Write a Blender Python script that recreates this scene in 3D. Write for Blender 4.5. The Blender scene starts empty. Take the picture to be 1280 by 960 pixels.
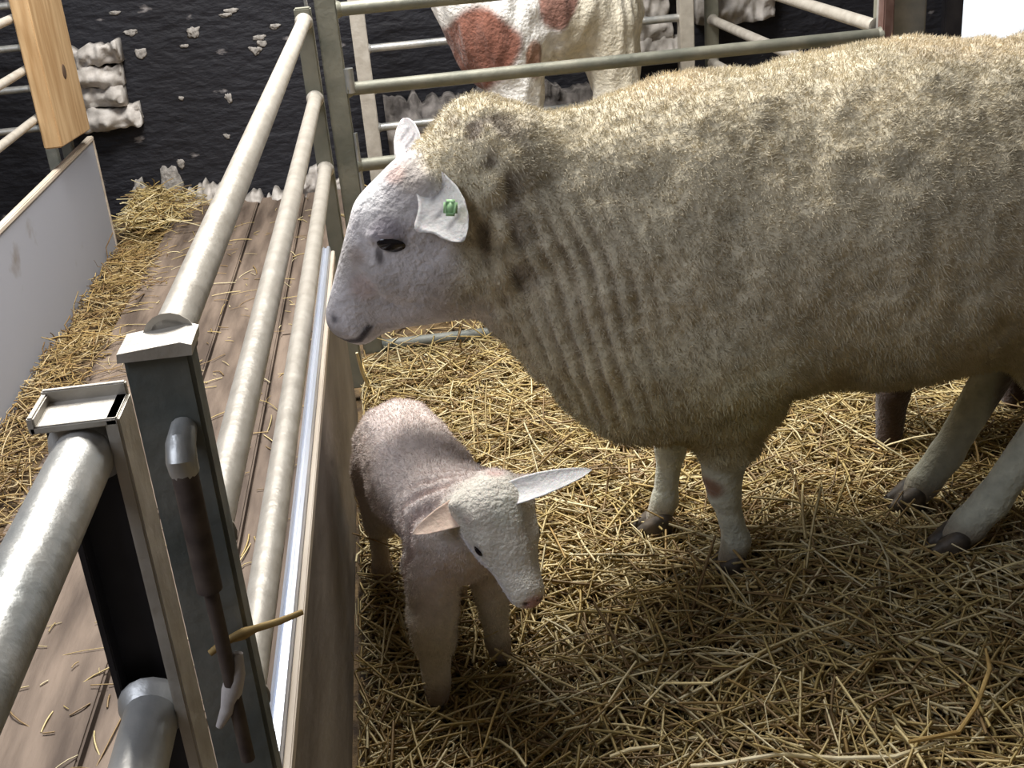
import bpy, bmesh, math, random
import numpy as np
from mathutils import Vector, Matrix
random.seed(7); rng = np.random.default_rng(11)
S = bpy.context.scene; COL = S.collection

# ------------------------------------------------------------------ camera
def setup_camera():
    # lens measured from the vanishing points of the hurdles: focal 1500 px on a 1280 px frame
    f = 1500.0; s = -0.09
    v = Vector((459.0, -172.0)); c = Vector((640.0, 480.0))
    n = Vector((s, -1.0)).normalized(); d = (v - c).dot(n)
    nad = -n * (f * f / d)
    down = Vector((nad.x, nad.y, f)).normalized(); Z = -down
    Y = Vector((v.x - c.x, v.y - c.y, f)).normalized(); Y = (Y - Z * Y.dot(Z)).normalized()
    X = Y.cross(Z)
    if X.x < 0: X = -X
    # rows of R: camera axes (right, up, back) in world coordinates
    right = Vector((X.x, Y.x, Z.x)); up = -Vector((X.y, Y.y, Z.y)); back = -Vector((X.z, Y.z, Z.z))
    M = Matrix(((right.x, up.x, back.x, 0), (right.y, up.y, back.y, 0), (right.z, up.z, back.z, 1.22), (0, 0, 0, 1)))
    cd = bpy.data.cameras.new('camera'); co = bpy.data.objects.new('camera', cd); COL.objects.link(co)
    co.matrix_world = M; cd.sensor_fit = 'HORIZONTAL'; cd.sensor_width = 36.0; cd.lens = 36.0 * f / 1280.0
    cd.clip_start = 0.02
    S.camera = co
setup_camera()

# ------------------------------------------------------------------ light
S.view_settings.view_transform = 'Standard'; S.view_settings.look = 'None'
S.view_settings.gamma = 1.0; S.view_settings.use_curve_mapping = False
S.view_settings.exposure = 1.02
w = bpy.data.worlds.new('world'); S.world = w; w.use_nodes = True
bg = w.node_tree.nodes['Background']; bg.inputs[0].default_value = (0.86, 0.92, 1.0, 1); bg.inputs[1].default_value = 1.0

def area(name, loc, target, size, power, color):
    l = bpy.data.lights.new(name, 'AREA'); l.shape = 'RECTANGLE'; l.size, l.size_y = size
    l.energy = power; l.color = color
    o = bpy.data.objects.new(name, l); COL.objects.link(o); o.location = loc
    o.rotation_euler = (Vector(target) - Vector(loc)).to_track_quat('-Z', 'Y').to_euler()
    return o
area('skylight_glow', (-0.30, 3.1, 2.93), (-0.05, 2.4, 0), (1.5, 1.3), 100, (1.0, 0.97, 0.92))
area('left_fill', (-1.9, 0.4, 2.6), (0.2, 1.9, 0.4), (1.6, 1.6), 24, (0.80, 0.86, 1.0))  # added cool fill on the lamb and ewe face; no opening there

# ------------------------------------------------------------------ materials
def mat(name, col, rough=0.8, metal=0.0, noise=0.0, scale=20.0, bump=0.0, bscale=None, col2=None, detail=6, sub=0.0, contrast=(0.35, 0.65), stretch=None, sheen=0.0):
    m = bpy.data.materials.new(name); m.use_nodes = True; nt = m.node_tree; N = nt.nodes; L = nt.links
    b = N['Principled BSDF']; b.inputs['Roughness'].default_value = rough; b.inputs['Metallic'].default_value = metal
    b.inputs['Base Color'].default_value = (*col, 1)
    if sub: b.inputs['Subsurface Weight'].default_value = sub; b.inputs['Subsurface Radius'].default_value = (0.02, 0.008, 0.005)
    if sheen: b.inputs['Sheen Weight'].default_value = sheen
    tc = N.new('ShaderNodeTexCoord'); src = tc.outputs['Object']
    if stretch:
        mp = N.new('ShaderNodeMapping'); mp.inputs['Scale'].default_value = stretch; L.new(src, mp.inputs[0]); src = mp.outputs[0]
    if col2 is not None:
        t = N.new('ShaderNodeTexNoise'); t.inputs['Scale'].default_value = scale; t.inputs['Detail'].default_value = detail; L.new(src, t.inputs[0])
        r = N.new('ShaderNodeValToRGB'); r.color_ramp.elements[0].position = contrast[0]; r.color_ramp.elements[1].position = contrast[1]
        r.color_ramp.elements[0].color = (*col, 1); r.color_ramp.elements[1].color = (*col2, 1)
        L.new(t.outputs[0], r.inputs[0]); L.new(r.outputs[0], b.inputs['Base Color'])
    if bump:
        t = N.new('ShaderNodeTexNoise'); t.inputs['Scale'].default_value = bscale or scale; t.inputs['Detail'].default_value = 5; L.new(src, t.inputs[0])
        bp = N.new('ShaderNodeBump'); bp.inputs['Strength'].default_value = bump; bp.inputs['Distance'].default_value = 0.01
        L.new(t.outputs[0], bp.inputs['Height']); L.new(bp.outputs[0], b.inputs['Normal'])
    return m
galv = mat('galvanised_steel', (0.36, 0.37, 0.36), 0.42, 0.55, col2=(0.60, 0.58, 0.54), scale=14, bump=0.15, bscale=60)
galv_pale = mat('weathered_pale_rail', (0.44, 0.40, 0.34), 0.45, 0.25, col2=(0.62, 0.58, 0.51), scale=30, contrast=(.3, .8), bump=0.2, bscale=50)
galv_dark = mat('dark_dirty_steel', (0.12, 0.135, 0.125), 0.6, 0.2, col2=(0.24, 0.24, 0.21), scale=12, bump=0.15, bscale=60)
galv_black = mat('blackened_channel', (0.012, 0.011, 0.014), 0.6, 0.2, col2=(0.03, 0.026, 0.028), scale=14)
galv_green = mat('grey_green_steel', (0.17, 0.175, 0.14), 0.55, 0.3, col2=(0.30, 0.29, 0.23), scale=10, bump=0.15, bscale=60)
strip_m = mat('bright_aluminium', (0.66, 0.71, 0.82), 0.3, 0.6, col2=(0.80, 0.83, 0.90), scale=25, stretch=(1, .1, 1))
timber_edge = mat('pale_timber_edge', (0.50, 0.42, 0.33), 0.8, col2=(0.68, 0.6, 0.5), scale=30, stretch=(1, .1, 1))
board_m = mat('muddy_board', (0.17, 0.14, 0.115), 0.8, col2=(0.30, 0.26, 0.22), scale=7, bump=0.2, bscale=40, stretch=(1, .4, 1))
panel_m = mat('white_panel', (0.24, 0.22, 0.21), 0.6, col2=(0.37, 0.385, 0.44), scale=4.5, contrast=(.27, .36), bump=0.03)
wood_new = mat('fresh_timber', (0.42, 0.25, 0.11), 0.75, col2=(0.60, 0.41, 0.22), scale=6, bump=0.2, bscale=10, stretch=(7, 7, .7))
knot_m = mat('timber_knot', (0.10, 0.06, 0.035), 0.8)
plank_m = mat('worn_floor_plank', (0.075, 0.052, 0.038), 0.8, col2=(0.22, 0.165, 0.125), scale=5, bump=0.35, bscale=25, stretch=(4, .6, 1), detail=9)
plaster_m = mat('flaking_whitewash', (0.34, 0.31, 0.28), 0.9, col2=(0.62, 0.58, 0.54), scale=16, bump=0.6, bscale=30)
chip_m = mat('dull_plaster', (0.20, 0.185, 0.17), 0.9, col2=(0.44, 0.41, 0.38), scale=60, bump=0.5, bscale=90)
rubble_m = mat('dusty_rubble', (0.07, 0.062, 0.058), 0.9, col2=(0.34, 0.31, 0.29), scale=14, bump=0.6, bscale=25)
ceil_m = mat('ceiling_board', (0.35, 0.34, 0.32), 0.9, col2=(0.42, 0.41, 0.39), scale=3)
wall_plain = mat('grey_render', (0.22, 0.21, 0.20), 0.9, col2=(0.28, 0.27, 0.26), scale=3)
hoof_m = mat('hoof_horn', (0.035, 0.028, 0.022), 0.6, col2=(0.11, 0.085, 0.06), scale=40, bump=0.2)
eye_m = mat('wet_eye', (0.012, 0.01, 0.012), 0.12)
lid_m = mat('eyelid', (0.30, 0.26, 0.28), 0.7)
tag_m = mat('green_tag', (0.36, 0.60, 0.30), 0.5)
ground_m = mat('trodden_litter', (0.035, 0.022, 0.013), 0.95, col2=(0.17, 0.11, 0.05), scale=22, bump=0.9, bscale=70)
wrap_m = mat('twine_wrap', (0.45, 0.41, 0.38), 0.7, col2=(0.6, 0.55, 0.52), scale=30, bump=0.3)
ochre_m = mat('ochre_stalk', (0.32, 0.20, 0.06), 0.7, col2=(0.50, 0.34, 0.12), scale=30)
pale_stalk = mat('pale_stalk', (0.62, 0.50, 0.26), 0.55, col2=(0.82, 0.72, 0.48), scale=30)

def vcol_mat(name, rough=0.85, bump=0.0, bscale=60, sub=0.0, mottle=0.12, mscale=40, sheen=0.0, stretch=None):
    m = bpy.data.materials.new(name); m.use_nodes = True; nt = m.node_tree; N = nt.nodes; L = nt.links; b = N['Principled BSDF']
    b.inputs['Roughness'].default_value = rough
    if sub: b.inputs['Subsurface Weight'].default_value = sub; b.inputs['Subsurface Radius'].default_value = (0.012, 0.006, 0.004)
    if sheen: b.inputs['Sheen Weight'].default_value = sheen; b.inputs['Sheen Roughness'].default_value = .5
    a = N.new('ShaderNodeAttribute'); a.attribute_name = 'coat'
    tc = N.new('ShaderNodeTexCoord'); src = tc.outputs['Object']
    if stretch:
        mp = N.new('ShaderNodeMapping'); mp.inputs['Scale'].default_value = stretch; L.new(src, mp.inputs[0]); src = mp.outputs[0]
    t = N.new('ShaderNodeTexNoise'); t.inputs['Scale'].default_value = mscale; t.inputs['Detail'].default_value = 6; L.new(src, t.inputs[0])
    mr = N.new('ShaderNodeMapRange'); mr.inputs[1].default_value = .3; mr.inputs[2].default_value = .7
    mr.inputs[3].default_value = 1 - mottle; mr.inputs[4].default_value = 1 + mottle; L.new(t.outputs[0], mr.inputs[0])
    vm = N.new('ShaderNodeVectorMath'); vm.operation = 'SCALE'; L.new(a.outputs['Color'], vm.inputs[0]); L.new(mr.outputs[0], vm.inputs['Scale'])
    L.new(vm.outputs[0], b.inputs['Base Color'])
    if bump:
        t2 = N.new('ShaderNodeTexNoise'); t2.inputs['Scale'].default_value = bscale; t2.inputs['Detail'].default_value = 6; L.new(src, t2.inputs[0])
        bp = N.new('ShaderNodeBump'); bp.inputs['Strength'].default_value = bump; bp.inputs['Distance'].default_value = 0.012
        L.new(t2.outputs[0], bp.inputs['Height']); L.new(bp.outputs[0], b.inputs['Normal'])
    return m
coat_m = vcol_mat('sheep_coat', 0.95, 0.55, 90, 0.0, 0.16, 45, 0.25)
lamb_m = vcol_mat('lamb_coat', 0.9, 0.5, 160, 0.05, 0.10, 90, 0.2)
fur_m = vcol_mat('wool_locks', 0.9, 0, 60, 0.0, 0.05, 40, 0.15)
ear_m = vcol_mat('ear_skin', 0.8, 0.2, 120, 0.15, 0.06, 60)
straw_m = vcol_mat('straw', 0.55, 0, 60, 0.0, 0.15, 300)

# ------------------------------------------------------------------ helpers
def tag(o, label=None, cat=None, group=None, kind=None):
    if label: o['label'] = label
    if cat: o['category'] = cat
    if group: o['group'] = group
    if kind: o['kind'] = kind
    return o
def empty(name, loc, label, cat, group=None):
    o = bpy.data.objects.new(name, None); COL.objects.link(o); o.location = loc; o.empty_display_size = .05
    return tag(o, label, cat, group)
def wloc(o):
    v = Vector((0, 0, 0))
    while o: v += Vector(o.location); o = o.parent
    return v
def link(name, me, m, parent=None, smooth=True):
    o = bpy.data.objects.new(name, me); COL.objects.link(o)
    if m: me.materials.append(m)
    if parent:
        off = wloc(parent)
        me.transform(Matrix.Translation(-off)); o.parent = parent
    else:
        # origin at the base of the mesh
        if len(me.vertices):
            co = np.empty(len(me.vertices) * 3); me.vertices.foreach_get('co', co); co = co.reshape(-1, 3)
            p = Vector(((co[:, 0].min() + co[:, 0].max()) / 2, (co[:, 1].min() + co[:, 1].max()) / 2, co[:, 2].min()))
            me.transform(Matrix.Translation(-p)); o.location = p
    if smooth: me.polygons.foreach_set('use_smooth', [True] * len(me.polygons))
    return o
class MB:
    def __init__(s): s.bm = bmesh.new()
    def box(s, lo, hi, bevel=0.0):
        r = bmesh.ops.create_cube(s.bm, size=1)
        c = [(a + b) / 2 for a, b in zip(lo, hi)]; d = [b - a for a, b in zip(lo, hi)]
        for v in r['verts']: v.co = Vector((v.co.x * d[0] + c[0], v.co.y * d[1] + c[1], v.co.z * d[2] + c[2]))
        if bevel:
            es = {e for v in r['verts'] for e in v.link_edges}
            bmesh.ops.bevel(s.bm, geom=list(es), offset=bevel, segments=2, affect='EDGES')
        return s
    def tube(s, pts, r, n=16, cap=True):
        pts = [Vector(p) for p in pts]; rs = r if isinstance(r, (list, tuple)) else [r] * len(pts)
        rings = []; up = None
        for i, p in enumerate(pts):
            t = (pts[min(i + 1, len(pts) - 1)] - pts[max(i - 1, 0)]).normalized()
            if up is None: up = Vector((0, 0, 1)) if abs(t.z) < .9 else Vector((1, 0, 0))
            a = t.cross(up).normalized(); b = a.cross(t).normalized(); up = b
            rings.append([s.bm.verts.new(p + (a * math.cos(k * 2 * math.pi / n) + b * math.sin(k * 2 * math.pi / n)) * rs[i]) for k in range(n)])
        for A, B in zip(rings, rings[1:]):
            for k in range(n): s.bm.faces.new((A[k], A[(k + 1) % n], B[(k + 1) % n], B[k]))
        if cap: s.bm.faces.new(rings[0][::-1]); s.bm.faces.new(rings[-1])
        return s
    def prism(s, poly, y0, y1):     # polygon in x,z extruded along y
        A = [s.bm.verts.new((x, y0, z)) for x, z in poly]; B = [s.bm.verts.new((x, y1, z)) for x, z in poly]
        n = len(poly)
        for k in range(n): s.bm.faces.new((A[k], A[(k + 1) % n], B[(k + 1) % n], B[k]))
        s.bm.faces.new(A[::-1]); s.bm.faces.new(B); return s
    def build(s, name, m, parent=None, smooth=False):
        bmesh.ops.recalc_face_normals(s.bm, faces=s.bm.faces)
        me = bpy.data.meshes.new(name); s.bm.to_mesh(me); s.bm.free()
        o = link(name, me, m, parent, smooth=True)
        if not smooth: me.set_sharp_from_angle(angle=math.radians(40))
        return o

# value noise in numpy (for shapes)
_P = rng.random((64, 64, 64)).astype(np.float32)
def noise3(p):
    i = np.floor(p).astype(int); f = p - i; f = f * f * (3 - 2 * f); i &= 63; j = (i + 1) & 63
    def g(a, b, c): return _P[a, b, c]
    x0, y0, z0 = i.T; x1, y1, z1 = j.T; fx, fy, fz = f.T
    c00 = g(x0, y0, z0) * (1 - fx) + g(x1, y0, z0) * fx; c10 = g(x0, y1, z0) * (1 - fx) + g(x1, y1, z0) * fx
    c01 = g(x0, y0, z1) * (1 - fx) + g(x1, y0, z1) * fx; c11 = g(x0, y1, z1) * (1 - fx) + g(x1, y1, z1) * fx
    return (c00 * (1 - fy) + c10 * fy) * (1 - fz) + (c01 * (1 - fy) + c11 * fy) * fz - .5

# signed-distance modelling: rounded cones and ellipsoids blended into one skin
def sd_cone(P, a, b, ra, rb, sy=1.0):
    a = np.array(a, float); b = np.array(b, float)
    Q = P.copy()
    if sy != 1.0:
        ba0 = b - a; t0 = np.clip(((P - a) @ ba0) / max(ba0 @ ba0, 1e-9), 0, 1); yc = a[1] + t0 * ba0[1]
        Q[:, 1] = yc + (P[:, 1] - yc) / sy
    ba = b - a; pa = Q - a; t = np.clip((pa @ ba) / max(ba @ ba, 1e-9), 0, 1)
    return (np.linalg.norm(pa - t[:, None] * ba, axis=1) - (ra + (rb - ra) * t)) * min(1, sy)
def sd_ell(P, c, r, rot=None):
    q = P - np.array(c, float)
    if rot is not None: q = q @ np.array(rot.to_3x3())
    r = np.array(r, float); k0 = np.linalg.norm(q / r, axis=1); k1 = np.linalg.norm(q / (r * r), axis=1)
    return k0 * (k0 - 1) / np.maximum(k1, 1e-6)
def smin(a, b, k):
    h = np.clip(.5 + .5 * (b - a) / k, 0, 1); return b + (a - b) * h - k * h * (1 - h)
def sdf_mesh(name, prims, lo, hi, vox, post=None):
    import openvdb
    n = [int((h - l) / vox) + 1 for l, h in zip(lo, hi)]
    ax = [l + vox * np.arange(k) for l, k in zip(lo, n)]
    D = np.full(n, 9.0, np.float32)
    for pr in prims:
        kind, args, k = pr[0], pr[1], pr[2]
        if kind in ('cone', 'cut'):
            a, b, ra, rb = args[:4]; rr = max(ra, rb) * max(1, args[4] if len(args) > 4 else 1) + k + 3 * vox
            blo = [min(u, v) - rr for u, v in zip(a, b)]; bhi = [max(u, v) + rr for u, v in zip(a, b)]
        else:
            c, r = args[:2]; rr = max(r) + k + 3 * vox if len(args) > 2 else None
            blo = [u - (rr or (q + k + 3 * vox)) for u, q in zip(c, r)]; bhi = [u + (rr or (q + k + 3 * vox)) for u, q in zip(c, r)]
        sl = [slice(max(0, int((bl - l) / vox)), min(m, int((bh - l) / vox) + 2)) for bl, bh, l, m in zip(blo, bhi, lo, n)]
        sub = D[sl[0], sl[1], sl[2]]
        if sub.size == 0: continue
        G = np.stack(np.meshgrid(ax[0][sl[0]], ax[1][sl[1]], ax[2][sl[2]], indexing='ij'), -1).reshape(-1, 3)
        d = sd_ell(G, *args) if kind == 'ell' else sd_cone(G, *args)
        s = sub.reshape(-1)
        if kind == 'cut': s2 = -smin(-s, d, k)
        else: s2 = np.where(s > 5, d, smin(s, d, k))
        D[sl[0], sl[1], sl[2]] = s2.reshape(sub.shape)
    D = np.clip(D, -4 * vox, 4 * vox)
    g = openvdb.FloatGrid(4 * vox); g.copyFromArray(D.astype(np.float32)); 
    pts, tris, quads = g.convertToPolygons(isovalue=0.0, adaptivity=0.0)
    pts = pts * vox + np.array(lo)
    me = bpy.data.meshes.new(name)
    faces = [tuple(int(v) for v in q[::-1]) for q in quads] + [tuple(int(v) for v in t[::-1]) for t in tris]
    me.from_pydata(pts.tolist(), [], faces); me.update()
    bm = bmesh.new(); bm.from_mesh(me)
    # keep the largest body, soften the voxel steps
    for _ in range(3): bmesh.ops.smooth_vert(bm, verts=bm.verts, factor=.5, use_axis_x=True, use_axis_y=True, use_axis_z=True)
    bmesh.ops.recalc_face_normals(bm, faces=bm.faces)
    bm.to_mesh(me); bm.free()
    return me
def vco(me):
    co = np.empty(len(me.vertices) * 3); me.vertices.foreach_get('co', co); return co.reshape(-1, 3)
def vno(me):
    me.update(); no = np.empty(len(me.vertices) * 3); me.vertices.foreach_get('normal', no); return no.reshape(-1, 3)
def paint(me, rgb):
    a = me.color_attributes.new('coat', 'FLOAT_COLOR', 'POINT')
    a.data.foreach_set('color', np.c_[rgb, np.ones(len(rgb))].astype(np.float32).ravel())
def sstep(x, a, b):
    t = np.clip((x - a) / (b - a), 0, 1); return t * t * (3 - 2 * t)
def seg_dist(P, pts):
    d = np.full(len(P), 9.)
    for a, b in zip(pts, pts[1:]):
        a = np.array(a, float); b = np.array(b, float); ba = b - a; t = np.clip(((P - a) @ ba) / (ba @ ba), 0, 1)
        d = np.minimum(d, np.linalg.norm(P - a - t[:, None] * ba, axis=1))
    return d

def rot2(x, y, a): return x * math.cos(a) - y * math.sin(a), x * math.sin(a) + y * math.cos(a)

# ------------------------------------------------------------------ setting
YB = 4.98
def black_wall_material():
    m = bpy.data.materials.new('tarred_wall'); m.use_nodes = True; nt = m.node_tree; N = nt.nodes; L = nt.links; b = N['Principled BSDF']
    b.inputs['Roughness'].default_value = .7
    tc = N.new('ShaderNodeTexCoord')
    mp = N.new('ShaderNodeMapping'); mp.inputs['Scale'].default_value = (1, 1, 2.2); L.new(tc.outputs['Object'], mp.inputs[0])
    v = N.new('ShaderNodeTexVoronoi'); v.inputs['Scale'].default_value = 5.5; L.new(mp.outputs[0], v.inputs[0])
    n1 = N.new('ShaderNodeTexNoise'); n1.inputs['Scale'].default_value = 26; n1.inputs['Detail'].default_value = 6; L.new(mp.outputs[0], n1.inputs[0])
    n2 = N.new('ShaderNodeTexNoise'); n2.inputs['Scale'].default_value = 2.2; L.new(tc.outputs['Object'], n2.inputs[0])
    # flakes: small cell centres broken by noise
    a1 = N.new('ShaderNodeMath'); a1.operation = 'MULTIPLY_ADD'; a1.inputs[1].default_value = -1.0; a1.inputs[2].default_value = 0.52; L.new(v.outputs['Distance'], a1.inputs[0])
    a2 = N.new('ShaderNodeMath'); a2.operation = 'MULTIPLY'; L.new(a1.outputs[0], a2.inputs[0]); L.new(n1.outputs[0], a2.inputs[1])
    a3 = N.new('ShaderNodeMath'); a3.operation = 'MULTIPLY'; L.new(a2.outputs[0], a3.inputs[0]); L.new(n2.outputs[0], a3.inputs[1])
    r = N.new('ShaderNodeValToRGB'); r.color_ramp.elements[0].position = .112; r.color_ramp.elements[1].position = .16
    r.color_ramp.elements[0].color = (.008, .008, .013, 1); r.color_ramp.elements[1].color = (.26, .24, .24, 1)
    L.new(a3.outputs[0], r.inputs[0]); L.new(r.outputs[0], b.inputs['Base Color'])
    bp = N.new('ShaderNodeBump'); bp.inputs['Strength'].default_value = .7; bp.inputs['Distance'].default_value = .02
    n3 = N.new('ShaderNodeTexNoise'); n3.inputs['Scale'].default_value = 14; n3.inputs['Detail'].default_value = 6; L.new(mp.outputs[0], n3.inputs[0])
    L.new(n3.outputs[0], bp.inputs['Height']); L.new(bp.outputs[0], b.inputs['Normal'])
    return m
tar_m = black_wall_material()
tag(MB().box((-4, -2.5, -.12), (4.2, YB + .2, -.035)).build('floor', ground_m), kind='structure')
wb = MB().box((-4, YB, -.1), (2.36, YB + .2, 3.0)); wb.box((2.36, YB, 2.15), (3.5, YB + .2, 3.0)); wb.box((3.5, YB, -.1), (4.2, YB + .2, 3.0))
tag(wb.build('wall_back', tar_m), kind='structure')
tag(MB().box((-4.2, -2.5, -.1), (-4, YB + .2, 3.0)).build('wall_left', wall_plain), kind='structure')
tag(MB().box((4.2, -2.5, -.1), (4.4, YB + .2, 3.0)).build('wall_right', wall_plain), kind='structure')
tag(MB().box((-4.2, -2.7, -.1), (4.4, -2.5, 3.0)).build('wall_front', wall_plain), kind='structure')
ce = MB(); ce.box((-4.2, -2.5, 3.0), (-1.15, YB + .2, 3.1)); ce.box((.55, -2.5, 3.0), (4.2, YB + .2, 3.1))
ce.box((-1.15, -2.5, 3.0), (.55, 2.2, 3.1)); ce.box((-1.15, 4.1, 3.0), (.55, YB + .2, 3.1))
tag(ce.build('ceiling', ceil_m), kind='structure')
df = MB(); df.box((2.30, YB - .03, -.035), (2.38, YB + .2, 2.2), .006); df.box((3.48, YB - .03, -.035), (3.56, YB + .2, 2.2), .006); df.box((2.38, YB - .03, 2.13), (3.48, YB + .2, 2.2), .006)
tag(df.build('door_1', galv_black), kind='structure')
tag(MB().box((2.0, YB + .2, -.15), (5.2, YB + 6, -.05)).build('ground', mat('pale_yard', (.7, .7, .7), .9)), kind='structure')

# plank deck of the aisle
pk = MB()
cuts = [(-.93, -.605), (-.596, -.418), (-.409, -.205)]
for i, (x0, x1) in enumerate(cuts):
    ys = [-1.5, YB - .06] if i != 2 else [-1.5, 3.28, YB - .06]
    for ya, yb in zip(ys, ys[1:]): pk.box((x0, ya + .003, -.034), (x1, yb - .003, 0.0), .004)
pk.box((-.93, -1.5, -.034), (-.205, YB - .06, -.02))
tag(pk.build('floor.001', plank_m), kind='structure')

# ragged pale masonry along the foot of the back wall
def ragged(x0, x1, y0, y1, z0, ztop, n, seed, amp, zbot=None):
    bm = bmesh.new(); cols = []; m = 8
    xs = np.linspace(x0, x1, n + 1)
    f = lambda sc, off: noise3(np.stack([xs * sc + seed, np.full(n + 1, off + seed * 3.7), np.zeros(n + 1)], 1)) * 2
    top = ztop + amp * (1.1 * f(9, 0) + .7 * f(26, 5) + .45 * f(70, 9)); bot = z0 + 0 * top if zbot is None else zbot + amp * (f(10, 20) + .5 * f(40, 30))
    for i, x in enumerate(xs):
        zt, zb = float(top[i]), float(bot[i]); rows = []
        for k in range(m):
            t = k / (m - 1); z = zb + (zt - zb) * t; bulge = math.sin(math.pi * min(max(t, .1), .9)) ** .35
            q = float(noise3(np.array([[x * 14 + seed, z * 18, 4.0]]))[0]) + .5 * float(noise3(np.array([[x * 45 + seed, z * 50, 8.0]]))[0])
            rows.append(bm.verts.new((x, y1 + (y0 - y1) * bulge * (.75 + .7 * q), z)))
        cols.append((rows, [bm.verts.new((x, y1 + .01, zb)), bm.verts.new((x, y1 + .01, zt))]))
    for (A, a), (B, b) in zip(cols, cols[1:]):
        for k in range(m - 1): bm.faces.new((A[k], B[k], B[k + 1], A[k + 1]))
        bm.faces.new((A[-1], B[-1], b[1], a[1])); bm.faces.new((a[0], b[0], B[0], A[0])); bm.faces.new((a[1], b[1], b[0], a[0]))
    for Rr, q in (cols[0], cols[-1]): bm.faces.new(Rr + [q[1], q[0]])
    bmesh.ops.recalc_face_normals(bm, faces=bm.faces)
    return bm
def bm_obj(bm, name, m, parent=None):
    me = bpy.data.meshes.new(name); bm.to_mesh(me); bm.free(); return link(name, me, m, parent)
tag(bm_obj(ragged(-.95, -.2, YB - .13, YB, -.03, .045, 120, 3, .05), 'baseboard_back', plaster_m), kind='structure')
tag(bm_obj(ragged(-.05, 1.25, YB - .2, YB, -.03, .31, 110, 5, .05), 'baseboard_back.001', rubble_m), kind='structure')
def stone_patch(name, lab, x0, x1, z0, z1, d, courses, seed, amp):
    r = random.Random(seed); root = empty(name, ((x0 + x1) / 2, YB, z0), lab, 'masonry')
    zz = [z0 + (z1 - z0) * k / courses for k in range(courses + 1)]
    for a, b in zip(zz, zz[1:]):
        xa = x0 + amp * (r.random() - .5); xb = x1 + amp * (r.random() - .5) * 1.6
        bm_obj(ragged(xa, xb, YB - d * (.85 + .3 * r.random()), YB, a, b + .004, 36, seed + int(a * 99), amp * .35 if b < z1 - .01 else amp * .9, zbot=a - .002), 'stone', plaster_m, root)
    return root
stone_patch('stone_pier_stub', 'pale whitewashed stub of stacked stones jutting from the black wall beside the timber post', -1.27, -1.035, .34, .66, .14, 4, 8, .03)
stone_patch('flaking_stone_patch', 'whitish ragged stone patch with small holes high on the dark wall at the back right', 1.27, 1.60, .515, .80, .12, 3, 31, .05)
stone_patch('flaking_stone_patch', 'pale broken masonry on the back wall just right of the piebald pony', .92, 1.17, .38, .74, .10, 4, 44, .05)

# a few bare spots where the black coat has come off
chips = [(-.955, .075, .034, .07, 'off-white lump of bare plaster low on the black wall, nearest the planks'),
         (-1.085, .065, .03, .06, 'dull grey lump of bare plaster low on the black wall near the white board')]
chips += [(x, z, a, b, 'small pale chip where the coating has come off the black wall') for x, z, a, b in (
    (-.618, .72, .022, .008), (-.755, .667, .026, .018), (-.972, .608, .02, .018), (-1.037, .769, .02, .007), (-.503, .624, .026, .010), (-.53, .574, .022, .016), (-.665, .401, .013, .018),
    (-.993, .69, .022, .010), (-1.025, .368, .014, .016), (-.437, .66, .02, .010), (-.60, .735, .025, .009), (-.50, .60, .018, .012), (-.80, .62, .016, .006), (-.85, .42, .010, .008), (-.70, .25, .012, .01), (-.90, .16, .014, .02))]
for i, (x, z, sx, sz, lab) in enumerate(chips):
    bm = bmesh.new(); bmesh.ops.create_icosphere(bm, subdivisions=3, radius=1)
    for v in bm.verts:
        q = np.array([[v.co.x * 1.7 + i * 7, v.co.y * 1.7 + 3, v.co.z * 1.7 + 9]]); nn = 1 + 1.1 * float(noise3(q)[0]) + .5 * float(noise3(q * 3)[0])
        v.co = Vector((x + v.co.x * sx * nn, YB - .002 + v.co.y * (.02 if i < 2 else .0035), z + v.co.z * sz * nn + (.45 * sz * v.co.x ** 2 if i > 1 else 0)))
    tag(bm_obj(bm, 'plaster_chip', chip_m), lab, 'plaster chip', 'small chips in the black wall' if i > 1 else None)

# ------------------------------------------------------------------ hurdles
RR = .0155
def tube_between(a, b, r, name, m, parent, extra=None):
    n = 12; pts = [Vector(a).lerp(Vector(b), i / n) for i in range(n + 1)]
    mb = MB().tube(pts, r, 18)
    # weld collars where the rail meets the posts
    d = (Vector(b) - Vector(a)).normalized()
    for p, s in ((Vector(a), 1), (Vector(b), -1)): mb.tube([p, p + d * s * .004, p + d * s * .012], [r * 1.32, r * 1.25, r * .98], 18)
    return mb.build(name, m, parent)
def channel_post(x0, x1, y0, y1, z0, z1, m, parent, name='post', opening='-y', t=.005):
    # folded steel channel: web plus two flanges, capped
    mb = MB()
    if opening == '+y': mb.box((x0, y0, z0), (x1, y0 + t, z1), .001); mb.box((x0, y0, z0), (x0 + t, y1, z1), .001); mb.box((x1 - t, y0, z0), (x1, y1, z1), .001)
    else: mb.box((x0, y0, z0), (x1, y1, z1), .003)
    return mb.build(name, m, parent)

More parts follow.
